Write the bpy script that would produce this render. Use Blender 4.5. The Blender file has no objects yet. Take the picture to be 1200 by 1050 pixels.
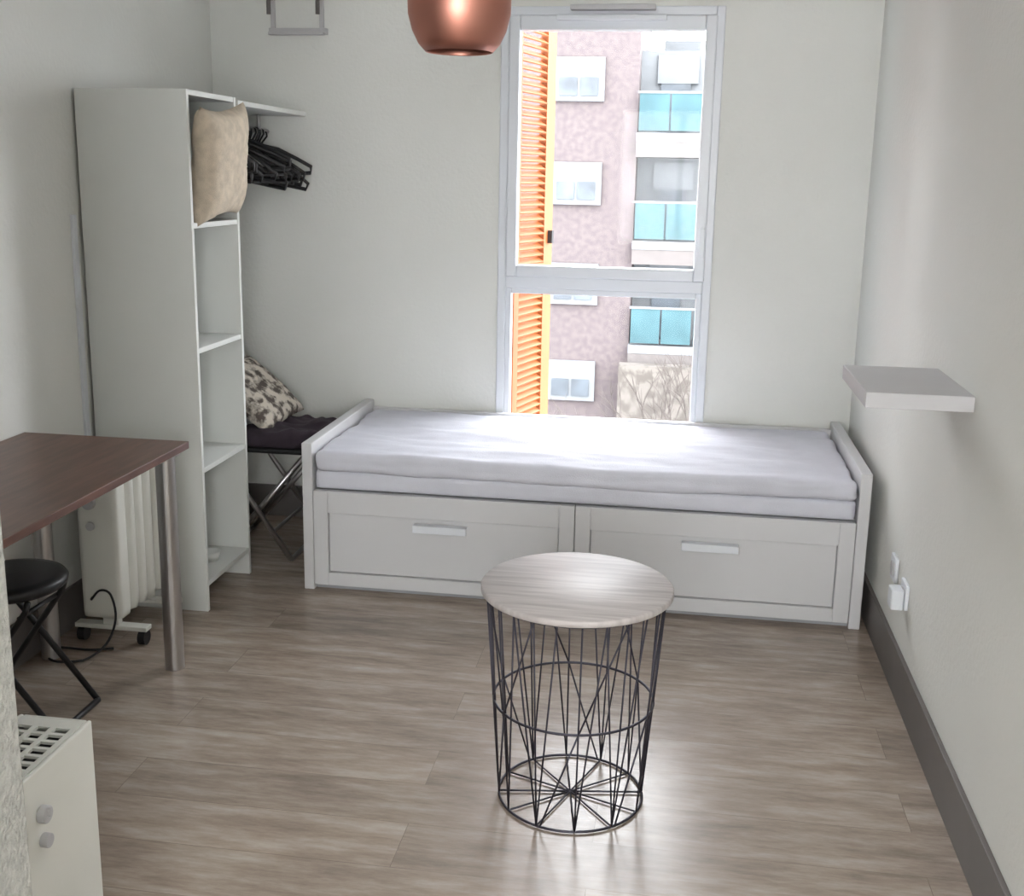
import bpy, bmesh, random
from math import *
from mathutils import Vector, Matrix, noise
random.seed(4)
scene=bpy.context.scene
COL=bpy.context.collection
# ---------------------------------------------------------------- materials
def lin(c):
    return tuple(((v/255)/12.92 if v/255<=.04045 else ((v/255+.055)/1.055)**2.4) for v in c)+(1,)
def mat(name,rgb,rough=.5,metal=0,var=.06,scale=6,bump=0,bscale=80,stretch=(1,1,1),rgb2=None,spec=.5,coat=0,pos=(.35,.65)):
    m=bpy.data.materials.new(name);m.use_nodes=True;nt=m.node_tree;b=nt.nodes['Principled BSDF']
    b.inputs['Roughness'].default_value=rough;b.inputs['Metallic'].default_value=metal
    b.inputs['Specular IOR Level'].default_value=spec;b.inputs['Coat Weight'].default_value=coat
    tc=nt.nodes.new('ShaderNodeTexCoord');mp=nt.nodes.new('ShaderNodeMapping');mp.inputs['Scale'].default_value=stretch
    nt.links.new(tc.outputs['Object'],mp.inputs[0])
    n=nt.nodes.new('ShaderNodeTexNoise');n.inputs['Scale'].default_value=scale;n.inputs['Detail'].default_value=4
    nt.links.new(mp.outputs[0],n.inputs['Vector'])
    r=nt.nodes.new('ShaderNodeValToRGB');c=lin(rgb)
    c2=lin(rgb2) if rgb2 else tuple(v*(1-var*2) for v in c[:3])+(1,)
    r.color_ramp.elements[0].position=pos[0];r.color_ramp.elements[1].position=pos[1]
    r.color_ramp.elements[0].color=c2;r.color_ramp.elements[1].color=c
    nt.links.new(n.outputs[0],r.inputs[0]);nt.links.new(r.outputs[0],b.inputs['Base Color'])
    if bump:
        n2=nt.nodes.new('ShaderNodeTexNoise');n2.inputs['Scale'].default_value=bscale;n2.inputs['Detail'].default_value=3
        nt.links.new(mp.outputs[0],n2.inputs['Vector'])
        bp=nt.nodes.new('ShaderNodeBump');bp.inputs['Strength'].default_value=bump;bp.inputs['Distance'].default_value=.01
        nt.links.new(n2.outputs[0],bp.inputs['Height']);nt.links.new(bp.outputs[0],b.inputs['Normal'])
    return m
M_wall=mat('wall_paint',(226,227,223),.85,var=.02,scale=1.3,bump=.2,bscale=60)
M_ceil=mat('ceiling_paint',(236,236,234),.9,var=.01)
M_part=mat('partition_roughcast',(180,180,174),.9,var=.12,scale=60,bump=.5,bscale=140)
M_white=mat('white_laminate',(220,222,219),.4,var=.01)
M_bed=mat('bed_white_foil',(208,208,210),.42,var=.01)
M_groove=mat('drawer_edge_foil',(160,162,166),.5,var=.01)
M_pvc=mat('white_pvc',(222,226,232),.35,var=.01)
M_sheet=mat('mattress_cotton',(212,213,223),.9,var=.03,scale=10,bump=.2,bscale=300)
M_skirt=mat('grey_skirting',(108,103,101),.5,var=.08,scale=3)
M_desk=mat('dark_walnut',(112,78,66),.3,var=.2,scale=5,stretch=(8,1,8),rgb2=(88,60,52))
M_chrome=mat('brushed_steel',(196,194,194),.3,1,var=.03)
M_black=mat('black_plastic',(26,26,29),.45,var=.05)
M_wire=mat('dark_grey_wire',(66,64,74),.45,.6,var=.05)
M_top=mat('pale_grey_oak_top',(196,190,188),.5,scale=5,stretch=(1,14,1),rgb2=(168,161,160))
M_copper=mat('copper',(202,142,126),.42,1,var=.04)
M_copper_in=mat('copper_inside',(235,180,150),.3,.9,var=.03)
M_orange=mat('orange_shutter_paint',(144,76,24),.6,var=.04)
M_cush=mat('beige_linen',(210,196,176),.95,var=.1,scale=30,bump=.3,bscale=400)
M_leaf=mat('leaf_print_fabric',(206,198,186),.95,scale=26,rgb2=(92,84,78),pos=(.42,.56))
M_cloth=mat('dark_plum_cloth',(60,50,60),.95,var=.2,scale=14)
M_heat=mat('heater_enamel',(226,226,219),.4,var=.02)
M_dark=mat('dark_void',(34,35,37),.7)
M_shelf=mat('shelf_grey_white',(190,189,191),.5,var=.02)
M_bulb=mat('bulb_glass',(120,112,104),.4)
# outside
M_brick=mat('facade_brick',(70,63,63),.9,scale=7,rgb2=(62,55,57),pos=(.4,.6))
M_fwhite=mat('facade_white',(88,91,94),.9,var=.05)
M_fwin=mat('facade_glass',(60,68,76),.6,var=.3,scale=1.5)
M_teal=mat('balcony_glass',(52,74,79),.7,var=.15,scale=1.2,spec=.1)
M_slab=mat('balcony_slab',(74,70,69),.9)
M_bush=mat('dry_planting',(80,76,72),.95,scale=3.4,rgb2=(62,58,54),pos=(.42,.55))
M_bark=mat('bare_bark',(60,54,51),.95,var=.1)
M_street=mat('street',(74,74,74),.9)

def floor_mat():
    m=bpy.data.materials.new('vinyl_wood_planks');m.use_nodes=True;nt=m.node_tree;b=nt.nodes['Principled BSDF'];N=nt.nodes.new;L=nt.links.new
    tc=N('ShaderNodeTexCoord')
    br=N('ShaderNodeTexBrick');br.inputs['Scale'].default_value=1;br.inputs['Brick Width'].default_value=1.22;br.inputs['Row Height'].default_value=.18
    br.inputs['Mortar Size'].default_value=.0008;br.inputs['Color1'].default_value=(.25,.25,.25,1);br.inputs['Color2'].default_value=(.75,.75,.75,1);br.inputs['Mortar'].default_value=(0,0,0,1);br.offset=.37
    L(tc.outputs['Object'],br.inputs['Vector'])
    mp=N('ShaderNodeMapping');mp.inputs['Scale'].default_value=(1.6,8,1);L(tc.outputs['Object'],mp.inputs[0])
    ad=N('ShaderNodeVectorMath');ad.operation='MULTIPLY_ADD';ad.inputs[1].default_value=(7,7,7)
    L(br.outputs['Color'],ad.inputs[0]);L(mp.outputs[0],ad.inputs[2])
    n=N('ShaderNodeTexNoise');n.inputs['Scale'].default_value=2.3;n.inputs['Detail'].default_value=9;n.inputs['Roughness'].default_value=.72;L(ad.outputs[0],n.inputs['Vector'])
    r=N('ShaderNodeValToRGB');e=r.color_ramp.elements;e[0].position=.28;e[0].color=lin((128,114,103));e[1].position=.74;e[1].color=lin((192,181,169))
    x=e.new(.5);x.color=lin((162,147,134));L(n.outputs[0],r.inputs[0])
    mx=N('ShaderNodeMix');mx.data_type='RGBA';mx.blend_type='MULTIPLY';mx.inputs[0].default_value=1
    r2=N('ShaderNodeValToRGB');r2.color_ramp.elements[0].color=(.6,.58,.57,1);r2.color_ramp.elements[1].color=(1,1,1,1);r2.color_ramp.elements[1].position=.75
    y=r2.color_ramp.elements.new(.2);y.color=(.84,.84,.84,1)
    L(br.outputs['Color'],r2.inputs[0]);L(r.outputs[0],mx.inputs[6]);L(r2.outputs[0],mx.inputs[7]);L(mx.outputs[2],b.inputs['Base Color'])
    b.inputs['Roughness'].default_value=.27;b.inputs['Specular IOR Level'].default_value=.6
    bp=N('ShaderNodeBump');bp.inputs['Strength'].default_value=.12;bp.inputs['Distance'].default_value=.004;L(n.outputs[0],bp.inputs['Height']);L(bp.outputs[0],b.inputs['Normal'])
    return m
M_floor=floor_mat()
def glass_mat():
    m=bpy.data.materials.new('window_glass');m.use_nodes=True;nt=m.node_tree;nt.nodes.clear();N=nt.nodes.new
    o=N('ShaderNodeOutputMaterial');t=N('ShaderNodeBsdfTransparent');g=N('ShaderNodeBsdfGlossy');g.inputs['Roughness'].default_value=.02;mx=N('ShaderNodeMixShader');mx.inputs[0].default_value=.005
    nt.links.new(t.outputs[0],mx.inputs[1]);nt.links.new(g.outputs[0],mx.inputs[2]);nt.links.new(mx.outputs[0],o.inputs[0]);return m
M_glass=glass_mat()
# ---------------------------------------------------------------- helpers
def group(name,loc=(0,0,0)):
    e=bpy.data.objects.new(name,None);e.location=loc;e.empty_display_size=.1;COL.objects.link(e);return e
def finish(bm,name,mt,parent=None,smooth=False,bevel=0,seg=2):
    me=bpy.data.meshes.new(name);bmesh.ops.recalc_face_normals(bm,faces=bm.faces);bm.to_mesh(me);bm.free()
    o=bpy.data.objects.new(name,me);COL.objects.link(o)
    for x in (mt if isinstance(mt,list) else [mt]): me.materials.append(x)
    if smooth:
        for p in me.polygons:p.use_smooth=True
    if bevel:
        b=o.modifiers.new('bev','BEVEL');b.width=bevel;b.segments=seg;b.limit_method='ANGLE'
    if parent:
        o.parent=parent;o.matrix_parent_inverse=Matrix.Translation(-Vector(parent.location))
    return o
def abox(bm,lo,hi,mi=0,rot=None,piv=None):
    lo=Vector(lo);hi=Vector(hi);c=(lo+hi)/2;s=hi-lo
    M=Matrix.Translation(c)@Matrix.Diagonal((s.x,s.y,s.z,1))
    if rot: M=Matrix.Translation(piv or c)@rot.to_4x4()@Matrix.Translation(-(Vector(piv) if piv else c))@M
    v=bmesh.ops.create_cube(bm,size=1,matrix=M)['verts']
    fs={f for x in v for f in x.link_faces}
    for f in fs:f.material_index=mi
def box(name,lo,hi,mt,parent=None,bevel=0):
    bm=bmesh.new();abox(bm,lo,hi);return finish(bm,name,mt,parent,bevel=bevel)
def acyl(bm,a,b,r,r2=None,seg=12,mi=0):
    a=Vector(a);b=Vector(b);d=b-a
    q=Vector((0,0,1)).rotation_difference(d.normalized()).to_matrix().to_4x4()
    v=bmesh.ops.create_cone(bm,cap_ends=True,segments=seg,radius1=r,radius2=r if r2 is None else r2,depth=d.length,matrix=Matrix.Translation((a+b)/2)@q)['verts']
    for f in {f for x in v for f in x.link_faces}:f.material_index=mi
def cyls(name,segs,r,mt,parent=None,seg=10):
    bm=bmesh.new()
    for a,b in segs:acyl(bm,a,b,r,seg=seg)
    return finish(bm,name,mt,parent,smooth=True)
def atube(bm,pts,r,seg=8,closed=False):
    n=len(pts);P=[Vector(p) for p in pts]
    rings=[];prev=None
    for i in range(n):
        if closed:t=(P[(i+1)%n]-P[i-1]).normalized()
        else:t=(P[min(i+1,n-1)]-P[max(i-1,0)]).normalized()
        if prev is None:
            u=t.orthogonal().normalized()
        else:
            u=(prev-t*prev.dot(t)).normalized()
        prev=u;w=t.cross(u)
        rings.append([bm.verts.new(P[i]+(u*cos(2*pi*k/seg)+w*sin(2*pi*k/seg))*r) for k in range(seg)])
    for i in range(n if closed else n-1):
        A=rings[i];B=rings[(i+1)%n]
        for k in range(seg):
            try:bm.faces.new((A[k],A[(k+1)%seg],B[(k+1)%seg],B[k]))
            except ValueError:pass
    if not closed:
        bm.faces.new(rings[0]);bm.faces.new(rings[-1])
def circ(c,r,n=48,z=None):
    return [(c[0]+r*cos(2*pi*i/n),c[1]+r*sin(2*pi*i/n),c[2] if z is None else z) for i in range(n)]
def softbox(name,lo,hi,r,div,mt,parent=None,amp=.0,nscale=4,fn=None,nst=(1,1,1)):
    lo=Vector(lo);hi=Vector(hi);bm=bmesh.new();s=hi-lo
    for ax in range(3):
        for side in (0,1):
            u=(ax+1)%3;v=(ax+2)%3;nu=div[u];nv=div[v];g=[]
            for i in range(nu+1):
                row=[]
                for j in range(nv+1):
                    p=Vector((0,0,0));p[ax]=hi[ax] if side else lo[ax];p[u]=lo[u]+s[u]*i/nu;p[v]=lo[v]+s[v]*j/nv;row.append(bm.verts.new(p))
                g.append(row)
            for i in range(nu):
                for j in range(nv):
                    q=(g[i][j],g[i+1][j],g[i+1][j+1],g[i][j+1]);bm.faces.new(q)
    bmesh.ops.remove_doubles(bm,verts=bm.verts,dist=1e-5)
    for v in bm.verts:
        c=Vector([min(max(v.co[k],lo[k]+r),hi[k]-r) for k in range(3)]);d=v.co-c
        nrm=d.normalized() if d.length>1e-6 else Vector((0,0,0))
        if d.length>1e-6:v.co=c+nrm*r
        if amp:
            q=Vector([v.co[k]*nst[k] for k in range(3)])
            v.co+=nrm*amp*noise.fractal(q*nscale,1,2,3)
        if fn:v.co=fn(v.co)
    return finish(bm,name,mt,parent,smooth=True)
def pillow(name,c,w,h,t,rot,mt,parent=None,n=26,amp=.006,pinch=.06):
    bm=bmesh.new();R=rot.to_4x4()
    for sgn in (1,-1):
        g=[]
        for i in range(n+1):
            row=[]
            for j in range(n+1):
                u=i/n*2-1;v=j/n*2-1
                th=t/2*max(0,(1-u**4))**.5*max(0,(1-v**4))**.5
                x=u*w/2*(1-pinch*(1-v*v)*abs(u));y=v*h/2*(1-pinch*(1-u*u)*abs(v))
                p=Vector((x,y,sgn*th));
                if 0<i<n and 0<j<n:p.z+=sgn*amp*(noise.noise(Vector((u*3,v*3,sgn*5+c[0])))+.5*noise.noise(Vector((u*7,v*7,sgn*5+c[0]))))
                row.append(bm.verts.new(Vector(c)+R@p))
            g.append(row)
        for i in range(n):
            for j in range(n):bm.faces.new((g[i][j],g[i+1][j],g[i+1][j+1],g[i][j+1]))
    bmesh.ops.remove_doubles(bm,verts=bm.verts,dist=1e-5)
    return finish(bm,name,mt,parent,smooth=True)
def lathe(name,c,prof,mt,parent=None,seg=64):
    bm=bmesh.new();R=[[bm.verts.new((c[0]+r*cos(2*pi*k/seg),c[1]+r*sin(2*pi*k/seg),c[2]+z)) for k in range(seg)] for r,z in prof]
    for A,B in zip(R,R[1:]):
        for k in range(seg):bm.faces.new((A[k],A[(k+1)%seg],B[(k+1)%seg],B[k]))
    return finish(bm,name,mt,parent,smooth=True)
# ---------------------------------------------------------------- room shell
XL,XR,YB,H=-.67,2.09,-6.2,2.5
box('floor',(XL-.2,YB-.2,-.12),(XR+.2,.28,0),M_floor)
box('ceiling',(XL-.2,YB-.2,H),(XR+.2,.28,H+.15),M_ceil)
box('wall_left',(XL-.2,YB-.2,0),(XL,.28,H),M_wall)
box('wall_right',(XR,YB-.2,0),(XR+.2,.28,H),M_wall)
WX0,WX1,WZ0,WZ1=.585,1.485,.44,2.225
bm=bmesh.new()
abox(bm,(XL,0,0),(WX0,.28,H));abox(bm,(WX1,0,0),(XR,.28,H));abox(bm,(WX0,0,0),(WX1,.28,WZ0));abox(bm,(WX0,0,WZ1),(WX1,.28,H))
finish(bm,'wall_back',M_wall)
RX0,RX1,RZ0,RZ1=.7,1.9,.9,2.2
bm=bmesh.new()
abox(bm,(XL,YB-.2,0),(RX0,YB,H));abox(bm,(RX1,YB-.2,0),(XR,YB,H));abox(bm,(RX0,YB-.2,0),(RX1,YB,RZ0));abox(bm,(RX0,YB-.2,RZ1),(RX1,YB,H))
finish(bm,'wall_rear',M_wall)
box('wall_partition',(XL,YB,0),(.43,-3.35,H),M_part,bevel=.004)
sk=.014;sh=.145
box('baseboard_right',(XR-sk,YB,0),(XR,0,sh),M_skirt,bevel=.002)
box('baseboard_left',(XL,-3.35,0),(XL+sk,0,sh),M_skirt,bevel=.002)
box('baseboard_back',(XL+sk,-sk,0),(XR-sk,0,sh),M_skirt,bevel=.002)
# ---------------------------------------------------------------- windows
w=group('window_1',(1.04,0,1.3))
def frame(bm,x0,x1,z0,z1,t,y0,y1,tb=None,tt=None):
    tb=tb or t;tt=tt or t
    abox(bm,(x0,y0,z0),(x0+t,y1,z1));abox(bm,(x1-t,y0,z0),(x1,y1,z1))
    abox(bm,(x0+t,y0,z0),(x1-t,y1,z0+tb));abox(bm,(x0+t,y0,z1-tt),(x1-t,y1,z1))
bm=bmesh.new();frame(bm,WX0,WX1,WZ0,WZ1,.035,-.012,.06);abox(bm,(WX0+.035,-.012,1.085),(WX1-.035,.06,1.135));finish(bm,'outer_frame',M_pvc,w,bevel=.004)
bm=bmesh.new();frame(bm,WX0+.035,WX1-.03,1.135,WZ1-.035,.045,-.022,.04,tb=.048,tt=.058);finish(bm,'opening_sash',M_pvc,w,bevel=.006)
bm=bmesh.new();frame(bm,WX0+.035,WX1-.035,WZ0+.03,1.085,.024,-.004,.05);finish(bm,'fixed_sash',M_pvc,w,bevel=.004)
box('glass_upper',(.66,.015,1.18),(1.415,.021,2.14),M_glass,w)
box('glass_lower',(.64,.015,.49),(1.43,.021,1.065),M_glass,w)
bm=bmesh.new();abox(bm,(1.430,-.034,1.24),(1.448,-.022,1.36));abox(bm,(1.432,-.05,1.335),(1.446,-.03,1.35));abox(bm,(1.429,-.058,1.24),(1.449,-.046,1.355));finish(bm,'handle',M_pvc,w,bevel=.003)
bm=bmesh.new();abox(bm,(.815,-.045,2.168),(1.255,-.0225,2.188));abox(bm,(.87,-.06,2.206),(1.21,-.012,2.226),1);finish(bm,'trickle_vent',[M_pvc,M_shelf],w,bevel=.003)
box('sill',(WX0,0,WZ0),(WX1,.28,WZ0+.02),M_pvc,w)
w2=group('added_rear_window',(1.3,YB,1.55))  # added, unseen window behind the camera that carries the fill light
bm=bmesh.new();frame(bm,RX0,RX1,RZ0,RZ1,.05,YB-.12,YB-.06);abox(bm,(1.275,YB-.12,RZ0+.05),(1.325,YB-.06,RZ1-.05));finish(bm,'added_rear_frame',M_pvc,w2,bevel=.004)
# orange louvred shutter, folded outwards
s=group('window_shutter',(.6,.3,1.3))
bm=bmesh.new();W=.43;z0,z1=.3,2.3
abox(bm,(0,-.018,z0),(.05,.018,z1));abox(bm,(W-.1,-.018,z0),(W,.018,z1));abox(bm,(.05,-.018,z0),(W-.1,.018,z0+.06));abox(bm,(.05,-.018,z1-.06),(W-.1,.018,z1));abox(bm,(.05,-.018,1.08),(W-.1,.018,1.15))
z=z0+.075
while z<z1-.07:
    if not 1.06<z<1.16:
        abox(bm,(.05,-.022,z-.003),(W-.1,.022,z+.003),rot=Matrix.Rotation(radians(35),3,'X'))
    z+=.033
abox(bm,(W-.055,-.04,1.24),(W-.035,-.018,1.3),1)
a=atan2(.42,.12)
bmesh.ops.transform(bm,matrix=Matrix.Translation((.60,.27,0))@Matrix.Rotation(a,4,'Z'),verts=bm.verts)
finish(bm,'louvred_panel',[M_orange,M_dark],s)
# ---------------------------------------------------------------- opposite building
b=group('apartment_building',(2,26,-10))
FY=26.
bm=bmesh.new();abox(bm,(-16,FY,-12),(0,FY+8,7.2));finish(bm,'brick_wing',M_brick,b)
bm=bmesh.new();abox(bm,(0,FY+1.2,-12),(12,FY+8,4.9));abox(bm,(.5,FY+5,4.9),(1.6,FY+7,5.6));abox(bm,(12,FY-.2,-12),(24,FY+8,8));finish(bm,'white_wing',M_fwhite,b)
bm=bmesh.new();bg=bmesh.new();bt=bmesh.new();bs=bmesh.new();bb=bmesh.new()
for k in range(-3,2):
    zc=1.35+2.7*k
    for x in (-13.2,-9.6,-6.0,-2.2):
        abox(bm,(x-.06,FY-.12,zc-.56),(x+1.3,FY+.02,zc+.56));abox(bg,(x+.1,FY-.16,zc-.42),(x+.58,FY-.1,zc+.05));abox(bg,(x+.66,FY-.16,zc-.42),(x+1.14,FY-.1,zc+.05))
    zf=-.13+2.82*k
    abox(bs,(0,FY-.3,zf-.62),(12,FY+1.2,zf-.22));abox(bm,(0,FY-.32,zf-.22),(12,FY+1.2,zf))
    if zf>-5:
        for j in range(7):
            x=.05+j*1.7;abox(bt,(x,FY-.28,zf+.06),(x+.78,FY-.24,zf+1.0));abox(bt,(x+.83,FY-.28,zf+.06),(x+1.62,FY-.24,zf+1.0))
        abox(bm,(0,FY-.3,zf+1.0),(12,FY-.22,zf+1.06))
    for x in (.55,4,8):
        abox(bg,(x,FY+1.1,zf+.02),(x+.8,FY+1.22,zf+1.35));abox(bm,(x-.1,FY+1.08,zf+1.35),(x+1.0,FY+1.2,zf+2.1))
    for x in (2.9,6.6):abox(bm,(x,FY-.2,zf),(x+.2,FY+1.2,zf+2.3))
abox(bb,(-.2,FY-1.0,-12),(12,FY-.5,-3.4))
finish(bm,'window_frames',M_fwhite,b);finish(bg,'window_panes',M_fwin,b);finish(bt,'balcony_glass',M_teal,b);finish(bs,'balcony_slabs',M_slab,b);finish(bb,'climbing_planting',M_bush,b)
box('street_ground',(-60,.6,-12.3),(60,60,-12),M_street)
bm=bmesh.new();rt_=random.Random(11)
def branch(p,d,l,r,k):
    e=p+d*l;acyl(bm,p,e,r,r*.7,seg=5)
    if k==0:return
    for _ in range(3 if k>1 else 4):
        nd=(d+Vector((rt_.uniform(-.75,.75),rt_.uniform(-.6,.6),rt_.uniform(-.15,.5)))).normalized()
        branch(e if rt_.random()<.6 else p+d*l*.7,nd,l*rt_.uniform(.55,.75),r*.6,k-1)
branch(Vector((1.5,23,-12)),Vector((0,0,1)),3.6,.09,5)
finish(bm,'bare_tree',M_bark)
# ---------------------------------------------------------------- daybed
b=group('daybed',(1.025,-.45,0));yb=-.88
bm=bmesh.new();abox(bm,(0,yb,0),(.04,-.02,.572));abox(bm,(2.01,yb,0),(2.05,-.02,.572));finish(bm,'end_panels',M_bed,b,bevel=.004)
box('back_panel',(.04,-.045,.0),(2.01,-.02,.54),M_bed,b)
box('front_plinth',(.04,yb+.03,.0),(2.01,yb+.05,.39),M_groove,b)
box('slat_base',(.04,yb+.05,.36),(2.01,-.045,.395),M_bed,b)
for nm,x0,x1,cx in (('drawer_1',.042,1.0235,.53),('drawer_2',1.0265,2.008,1.51)):
    bm=bmesh.new();z0,z1=.022,.392;fw=.055
    abox(bm,(x0,yb,z0),(x0+fw,yb+.028,z1));abox(bm,(x1-fw,yb,z0),(x1,yb+.028,z1));abox(bm,(x0+fw,yb,z0),(x1-fw,yb+.028,z0+.05));abox(bm,(x0+fw,yb,z1-.085),(x1-fw,yb+.028,z1))
    abox(bm,(x0+fw+.003,yb+.012,z0+.053),(x1-fw-.003,yb+.028,z1-.088));finish(bm,nm,M_bed,b,bevel=.002)
    box(nm+'_groove',(x0+fw-.01,yb+.022,z0+.04),(x1-fw+.01,yb+.029,z1-.075),M_groove,b)
    bm=bmesh.new();abox(bm,(cx-.1,yb-.032,.262),(cx+.1,yb-.024,.288));abox(bm,(cx-.1,yb-.032,.284),(cx+.1,yb+.002,.29));finish(bm,nm+'_handle',M_pvc,b,bevel=.002)
softbox('mattress_lower',(.045,yb+.014,.395),(2.005,-.05,.468),.016,(90,36,6),M_sheet,b,amp=.003,nscale=3)
def drape(p):
    q=p.copy()
    k=max(0,min(1,(-.78-p.y)/.09))
    q.z+=.004*sin(p.x*3.1+1)*k
    return q
softbox('mattress_upper',(.048,yb+.004,.464),(2.003,-.05,.537),.022,(200,60,10),M_sheet,b,amp=.011,nscale=4,fn=drape,nst=(.6,1.8,3))
# ---------------------------------------------------------------- open shelving unit
b=group('shelving_unit',(-.46,-.95,0));x0,x1,y0,y1,zt=-.655,-.262,-1.165,-.752,1.812
bm=bmesh.new();abox(bm,(x0,y0,0),(x1,y0+.018,zt));abox(bm,(x0,y1-.018,0),(x1,y1,zt));finish(bm,'side_panels',M_white,b,bevel=.0015)
box('back_board',(x0,y0+.018,.07),(x0+.006,y1-.018,zt-.02),M_white,b)
bm=bmesh.new()
for zz in (.10,.52,.945,1.37,zt-.009):abox(bm,(x0+.006,y0+.018,zz-.009),(x1-.002,y1-.018,zz+.009))
abox(bm,(x0+.02,y0+.018,0),(x0+.035,y1-.018,.09));finish(bm,'shelves',M_white,b,bevel=.0015)
pillow('beige_cushion',(-.242,-.958,1.578),.365,.40,.12,Matrix.Rotation(radians(7),3,'Y')@Matrix.Rotation(radians(6),3,'X')@Matrix((Vector((0,0,1)),Vector((1,0,0)),Vector((0,1,0)))).to_3x3(),M_cush,pinch=.12)
lathe('small_bowl',(-.35,-.93,.1095),[(0,.0),(.03,.0),(.04,.035),(.037,.035),(.028,.006),(0,.006)],M_white)
# wall shelf + hangers
b=group('wardrobe_shelf',(-.45,-.38,1.79))
box('board',(XL+.002,-.748,1.785),(-.255,-.003,1.803),M_white,b,bevel=.001)
cyls('rail',[((-.43,-.748,1.72),(-.43,-.005,1.72))],.011,M_chrome,b)
cyls('rail_brackets',[((-.43,-.6,1.72),(-.43,-.6,1.79)),((-.43,-.1,1.72),(-.43,-.1,1.79))],.008,M_chrome,b)
bm=bmesh.new()
for i in range(22):
    yy=-.69+.0305*i;an=random.uniform(-.75,.6);tl=random.uniform(-.25,.4);dz=random.uniform(-.02,.015)
    pts=[(.0,0,.018),(.012,0,.014),(.016,0,0),(.01,0,-.012),(0,0,-.03),(0,0,-.05)]
    sh_=[(0,0,-.05),(.09,0,-.075),(.17,0,-.12),(.23,0,-.155),(.225,0,-.18),(0,0,-.185),(-.215,0,-.18),(-.22,0,-.155),(-.17,0,-.12),(-.09,0,-.075),(0,0,-.05)]
    Mx=Matrix.Translation((-.43,yy,1.72+dz-.002))@Matrix.Rotation(an,4,'Z')@Matrix.Rotation(tl*.6,4,'Y')
    q=[Mx@Vector(p) for p in sh_]
    for v in q:
        v.y=max(min(v.y,-.02),-.735);v.x=max(v.x,XL+.02)
    atube(bm,[Mx@Vector(p) for p in pts],.004,6);atube(bm,q,.008,6)
finish(bm,'clothes_hangers',M_black,b,smooth=True)
# wall bracket
b=group('wall_bracket',(-.27,0,2.17))
bm=bmesh.new();abox(bm,(-.40,-.03,2.115),(-.15,-.002,2.14));abox(bm,(-.395,-.055,2.11),(-.155,-.03,2.122))
abox(bm,(-.397,-.014,2.14),(-.378,-.002,2.28));abox(bm,(-.185,-.014,2.14),(-.166,-.002,2.28));finish(bm,'steel_channel',M_shelf,b,bevel=.002)
bm=bmesh.new();atube(bm,[(-.387,-.014,2.26),(-.387,-.05,2.26),(-.387,-.06,2.24),(-.387,-.06,2.19)],.009);atube(bm,[(-.176,-.014,2.26),(-.176,-.05,2.26),(-.176,-.06,2.24),(-.176,-.06,2.19)],.009);finish(bm,'hooks',M_skirt,b,smooth=True)
# ---------------------------------------------------------------- right wall shelf, sockets
box('floating_shelf',(XR-.26,-1.92,1.008),(XR-.001,-1.5,1.048),M_shelf,bevel=.002)
for i,(yy,zz) in enumerate(((-1.38,.33),(-1.2,.35))):
    g=group('wall_socket',(XR,yy,zz))
    box('plate',(XR-.012,yy-.04,zz-.04),(XR-.0005,yy+.04,zz+.04),M_pvc,g,bevel=.003)
    bm=bmesh.new();acyl(bm,(XR-.016,yy,zz),(XR-.01,yy,zz),.024,seg=24)
    finish(bm,'ring',M_shelf,g)
    if i==0:box('plug_adapter',(XR-.05,yy-.03,zz-.045),(XR-.012,yy+.03,zz+.02),M_pvc,g,bevel=.006)
# ---------------------------------------------------------------- pendant
b=group('pendant_lamp',(.85,-2.2,1.93));c=(.852,-2.2,1.935)
lathe('copper_shade',c,[(.02,.125),(.05,.115),(.084,.085),(.106,.045),(.114,.0),(.113,-.035),(.104,-.07),(.09,-.098),(.074,-.115),(.071,-.113),(.087,-.095),(.1,-.068),(.109,-.034),(.11,0),(.102,.043),(.081,.082),(.048,.111),(.02,.121)],M_copper,b)
cyls('cable',[((.852,-2.2,2.05),(.852,-2.2,2.48))],.003,M_black,b);cyls('canopy',[((.852,-2.2,2.47),(.852,-2.2,2.499))],.05,M_copper,b,24)
cyls('socket_cup',[((.852,-2.2,2.0),(.852,-2.2,2.07))],.022,M_copper_in,b,20)
bm=bmesh.new();bmesh.ops.create_uvsphere(bm,u_segments=20,v_segments=14,radius=.03,matrix=Matrix.Translation((.852,-2.2,1.975)));finish(bm,'bulb',M_bulb,b,smooth=True)
# ---------------------------------------------------------------- wire basket table
tc=(1.145,-2.13);b=group('wire_basket_table',(tc[0],tc[1],0));zt=.568
lathe('round_top',(tc[0],tc[1]+.01,0),[(0,zt-.018),(.236,zt-.018),(.239,zt-.015),(.239,zt-.003),(.236,zt),(0,zt)],M_top,b,96)
bm=bmesh.new();rt,rb=.222,.184;wr=.0024;zr=.55
def rz(z):return rb+(rt-rb)*(z/zr)
for z,r in ((zr,rt),(.005,rb),(.27,rz(.27)-.001)):atube(bm,circ((tc[0],tc[1],z),r,64),.0034,8,True)
n=12
def P(a,z,dr=0):return (tc[0]+(rz(z)+dr)*cos(a),tc[1]+(rz(z)+dr)*sin(a),z)
for i in range(n):
    a=2*pi*(i+.3)/n;d=2*pi/n
    acyl(bm,P(a,.005),P(a,zr),wr,seg=6)
    acyl(bm,P(a,.005),P(a+d*.5,zr),wr,seg=6)
    if i%2==0: acyl(bm,P(a,.005),P(a-d*.5,zr),wr,seg=6)
    else: acyl(bm,P(a,.27),P(a+d,zr),wr,seg=6);acyl(bm,P(a,.27),P(a-d*.9,.005),wr,seg=6)
    acyl(bm,(tc[0],tc[1],.005),P(a,.005),wr,seg=6)
finish(bm,'wire_basket',M_wire,b,smooth=True)
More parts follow.
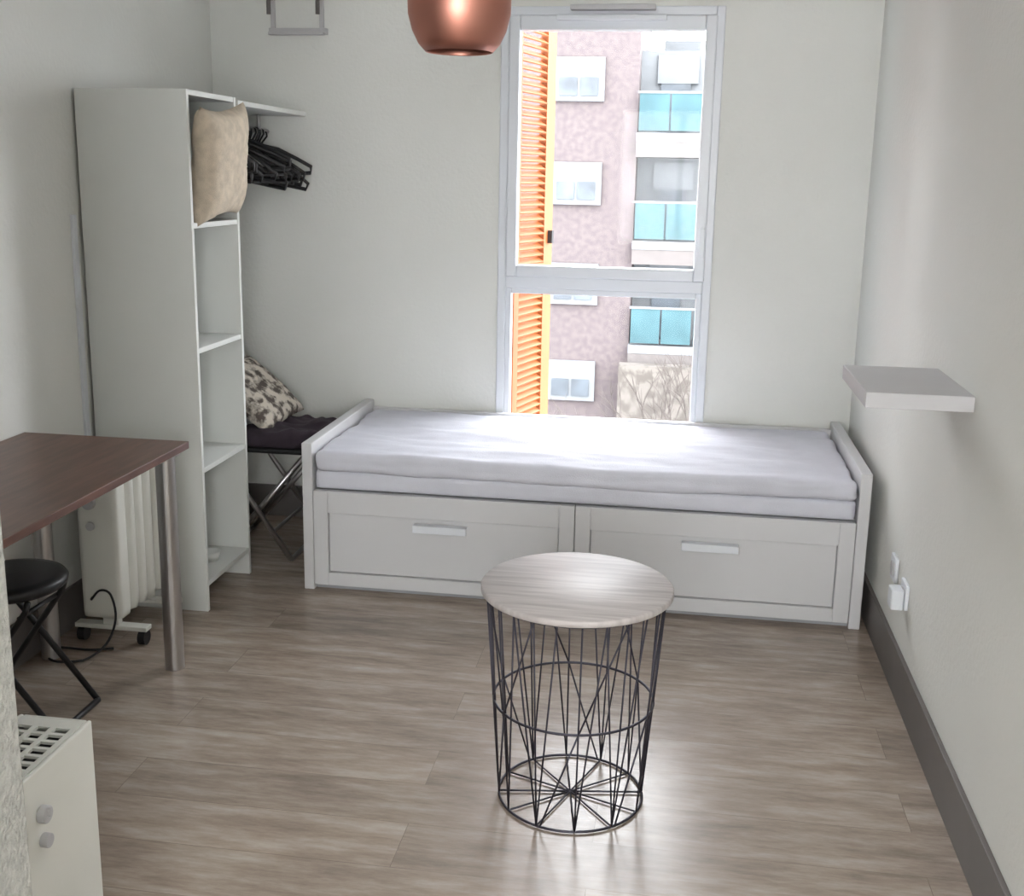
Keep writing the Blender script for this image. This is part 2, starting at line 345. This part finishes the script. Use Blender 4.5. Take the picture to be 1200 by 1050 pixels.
# ---------------------------------------------------------------- desk
b=group('desk',(-.39,-2.1,0));dx0,dx1,dy0,dy1=XL+.003,-.117,-2.77,-1.57
box('top',(dx0,dy0,.712),(dx1,dy1,.735),M_desk,b,bevel=.002)
for i,(x,y) in enumerate(((-.175,-1.62),(-.60,-1.62),(-.175,-2.70),(-.60,-2.70))):
    bm=bmesh.new();acyl(bm,(x,y,.0),(x,y,.70),.03,seg=28);acyl(bm,(x,y,.70),(x,y,.712),.045,seg=28);finish(bm,'leg_%d'%(i+1),M_chrome,b,smooth=False,bevel=.001)
# ---------------------------------------------------------------- stool
sx,sy,sz=-.47,-2.0,.42;b=group('folding_stool',(sx,sy,0))
lathe('seat',(sx,sy,sz),[(0,-.028),(.14,-.028),(.152,-.018),(.155,-.005),(.148,.005),(.12,.01),(0,.012)],M_black,b)
bm=bmesh.new()
for s_,yy in ((1,-.11),(-1,-.095),(1,.11),(-1,.095)):
    atube(bm,[(sx-s_*.11,sy+yy,sz-.03),(sx-s_*.10,sy+yy,sz-.06),(sx+s_*(.18 if s_>0 else .15),sy+yy,.009)],.009)
for s_,yy in ((1,.11),(-1,.095)):
    e=sx+s_*(.18 if s_>0 else .15)
    acyl(bm,(e,sy-yy,.01),(e,sy+yy,.01),.009);acyl(bm,(sx-s_*.08,sy-yy,sz-.08),(sx-s_*.08,sy+yy,sz-.08),.007)
finish(bm,'crossed_legs',M_black,b,smooth=True)
# ---------------------------------------------------------------- oil radiator under desk
b=group('oil_radiator',(-.46,-1.35,0))
for i in range(4):
    y=-1.44+i*.06
    softbox('fin_%d'%(i+1),(-.53,y,.1),(-.395,y+.045,.6),.022,(6,4,14),M_heat,b)
softbox('control_panel',(-.54,-1.52,.1),(-.40,-1.452,.61),.012,(8,6,20),M_heat,b)
bm=bmesh.new();acyl(bm,(-.49,-1.535,.5),(-.49,-1.515,.5),.022,seg=20);acyl(bm,(-.49,-1.53,.42),(-.49,-1.515,.42),.014,seg=20);finish(bm,'knobs',M_shelf,b)
bm=bmesh.new();acyl(bm,(-.462,-1.46,.15),(-.462,-1.21,.15),.018);acyl(bm,(-.462,-1.46,.55),(-.462,-1.21,.55),.018);finish(bm,'headers',M_heat,b)
bm=bmesh.new()
for y in (-1.47,-1.23):
    abox(bm,(-.59,y-.02,.05),(-.335,y+.02,.066));abox(bm,(-.49,y-.015,.066),(-.435,y+.015,.11))
finish(bm,'feet_bars',M_heat,b,bevel=.003)
bm=bmesh.new()
for y in (-1.47,-1.23):
    for x in (-.57,-.355):acyl(bm,(x-.012,y,.025),(x+.012,y,.025),.025,seg=18);abox(bm,(x-.008,y-.01,.025),(x+.008,y+.01,.055))
finish(bm,'castors',M_black,b)
ctrl=[(-.5,-1.51,.18),(-.5,-1.53,.17),(-.46,-1.545,.21),(-.42,-1.55,.2),(-.405,-1.555,.12),(-.43,-1.58,.04),(-.48,-1.64,.006),(-.57,-1.66,.006),(-.63,-1.6,.006),(-.61,-1.56,.006),(-.5,-1.56,.006),(-.42,-1.53,.006)]
pts=[]
for i in range(len(ctrl)-1):
    p0=Vector(ctrl[max(i-1,0)]);p1=Vector(ctrl[i]);p2=Vector(ctrl[i+1]);p3=Vector(ctrl[min(i+2,len(ctrl)-1)])
    for k in range(5):
        t=k/5;q=.5*((2*p1)+(p2-p0)*t+(2*p0-5*p1+4*p2-p3)*t*t+(-p0+3*p1-3*p2+p3)*t**3);q.z=max(q.z,.0055);pts.append(q)
bm=bmesh.new();atube(bm,pts,.004);finish(bm,'power_cable',M_black,b,smooth=True)
box('wall_light_leak_strip',(XL,-1.215,.62),(XL+.012,-1.19,1.40),M_pvc,bevel=.002)  # added white strip imitating light leaking between shelving unit and wall
# ---------------------------------------------------------------- convector heater near
b=group('convector_heater',(.13,-3.05,0));hx0,hx1,hy0,hy1,hz=.05,.21,-3.32,-2.78,.447
bm=bmesh.new();abox(bm,(hx0,hy0,.03),(hx0+.01,hy1,hz));abox(bm,(hx1-.01,hy0,.03),(hx1,hy1,hz));abox(bm,(hx0+.01,hy0,.03),(hx1-.01,hy0+.01,hz));abox(bm,(hx0+.01,hy1-.01,.03),(hx1-.01,hy1,hz));abox(bm,(hx0+.01,hy0+.01,.03),(hx1-.01,hy1-.01,.07))
finish(bm,'casing',M_heat,b,bevel=.004)
box('inner_core',(hx0+.012,hy0+.012,.08),(hx1-.012,hy1-.012,hz-.03),M_dark,b)
bm=bmesh.new()
y=hy0+.02
abox(bm,(hx0+.01,hy1-.035,hz-.006),(hx1-.01,hy1-.01,hz));abox(bm,(hx0+.01,hy0+.01,hz-.006),(hx1-.01,hy0+.03,hz))
while y<hy1-.04:
    abox(bm,(hx0+.01,y,hz-.006),(hx1-.01,y+.009,hz));y+=.028
for x in (hx0+.01,hx0+.055,hx1-.066,hx1-.022):abox(bm,(x,hy0+.01,hz-.0059),(x+.012,hy1-.01,hz+.0001))
finish(bm,'top_grille',M_heat,b)
bm=bmesh.new();acyl(bm,(hx1,-2.98,.355),(hx1+.016,-2.98,.355),.017,seg=24);acyl(bm,(hx1,-2.98,.30),(hx1+.016,-2.98,.30),.014,seg=24);abox(bm,(hx1+.014,-2.983,.352),(hx1+.022,-2.977,.372));finish(bm,'thermostat_knobs',M_shelf,b,bevel=.002)
bm=bmesh.new()
for y in (-3.24,-2.88):abox(bm,(hx0-.03,y-.02,0),(hx1+.02,y+.02,.03))
finish(bm,'feet',M_black,b,bevel=.004)
# ---------------------------------------------------------------- folding chair in the corner
b=group('folding_chair',(-.3,-.4,0))
softbox('seat',(-.5,-.6,.445),(-.06,-.2,.475),.014,(10,10,3),M_black,b)
bm=bmesh.new()
for yy in (-.6,-.2):
    atube(bm,[(-.15,yy,.01),(-.45,yy,.44),(-.52,yy,.55),(-.60,yy,.84)],.011);atube(bm,[(-.46,yy+.025 if yy<-.4 else yy-.025,.01),(-.09,yy+.025 if yy<-.4 else yy-.025,.445)],.011)
acyl(bm,(-.15,-.6,.012),(-.15,-.2,.012),.01);acyl(bm,(-.46,-.58,.012),(-.46,-.22,.012),.01);acyl(bm,(-.6,-.6,.84),(-.6,-.2,.84),.011);acyl(bm,(-.23,-.6,.12),(-.23,-.2,.12),.007)
finish(bm,'tube_frame',M_chrome,b,smooth=True)
box('backrest',(-.61,-.59,.68),(-.575,-.21,.83),M_black,b,bevel=.01)
pillow('leaf_cushion',(-.36,-.385,.65),.34,.36,.10,Matrix.Rotation(radians(42),3,'Y')@Matrix.Rotation(radians(6),3,'X'),M_leaf)
def crumple(p):
    q=p.copy();q.z+=.03*noise.noise(p*9)+.015*noise.noise(p*22);q.x+=.02*noise.noise(p*7+Vector((3,1,2)));q.z=max(q.z,.478);return q
softbox('folded_clothes',(-.36,-.62,.478),(-.02,-.25,.54),.028,(40,36,8),M_cloth,None,fn=crumple)
# ---------------------------------------------------------------- camera
cam=bpy.data.cameras.new('cam');co=bpy.data.objects.new('camera',cam);COL.objects.link(co)
yaw,pitch,roll=-.148,.2163,.0185
f=Vector((sin(yaw)*cos(pitch),cos(yaw)*cos(pitch),-sin(pitch)));r=f.cross(Vector((0,0,1))).normalized();u=r.cross(f)
r2=r*cos(roll)+u*sin(roll);u2=-r*sin(roll)+u*cos(roll)
M=Matrix((r2,u2,-f)).transposed().to_4x4();M.translation=(1.3636,-4.7361,1.5587);co.matrix_world=M
cam.sensor_width=36;cam.sensor_fit='HORIZONTAL';cam.lens=1306.93/1200*36;cam.shift_y=-(525-491.53)/1200;cam.clip_start=.02;cam.clip_end=200
scene.camera=co
# ---------------------------------------------------------------- light
wd=bpy.data.worlds.new('sky');scene.world=wd;wd.use_nodes=True;bgn=wd.node_tree.nodes['Background'];bgn.inputs[0].default_value=(.94,.965,1,1);bgn.inputs[1].default_value=17
def area(name,loc,rot,sx_,sy_,e,col=(1,1,1),portal=False):
    l=bpy.data.lights.new(name,'AREA');l.shape='RECTANGLE';l.size=sx_;l.size_y=sy_;l.energy=e;l.color=col
    if portal:l.cycles.is_portal=True
    o=bpy.data.objects.new(name,l);o.location=loc;o.rotation_euler=rot;COL.objects.link(o);return o
area('window_portal',((WX0+WX1)/2,.3,(WZ0+WZ1)/2),(radians(-90),0,0),.9,1.78,1,portal=True)
area('rear_fill_light',(1.3,YB-.05,1.55),(radians(90),0,0),1.15,1.25,42,(1,.96,.9))  # added soft fill from behind the camera, brightens the interior
sun=bpy.data.lights.new('sun','SUN');sun.energy=3;sun.angle=.01;sun.color=(1,.94,.86);so=bpy.data.objects.new('sun',sun);so.rotation_euler=Vector((-.35,.75,-.55)).to_track_quat('-Z','Y').to_euler();COL.objects.link(so)
scene.view_settings.view_transform='Standard'
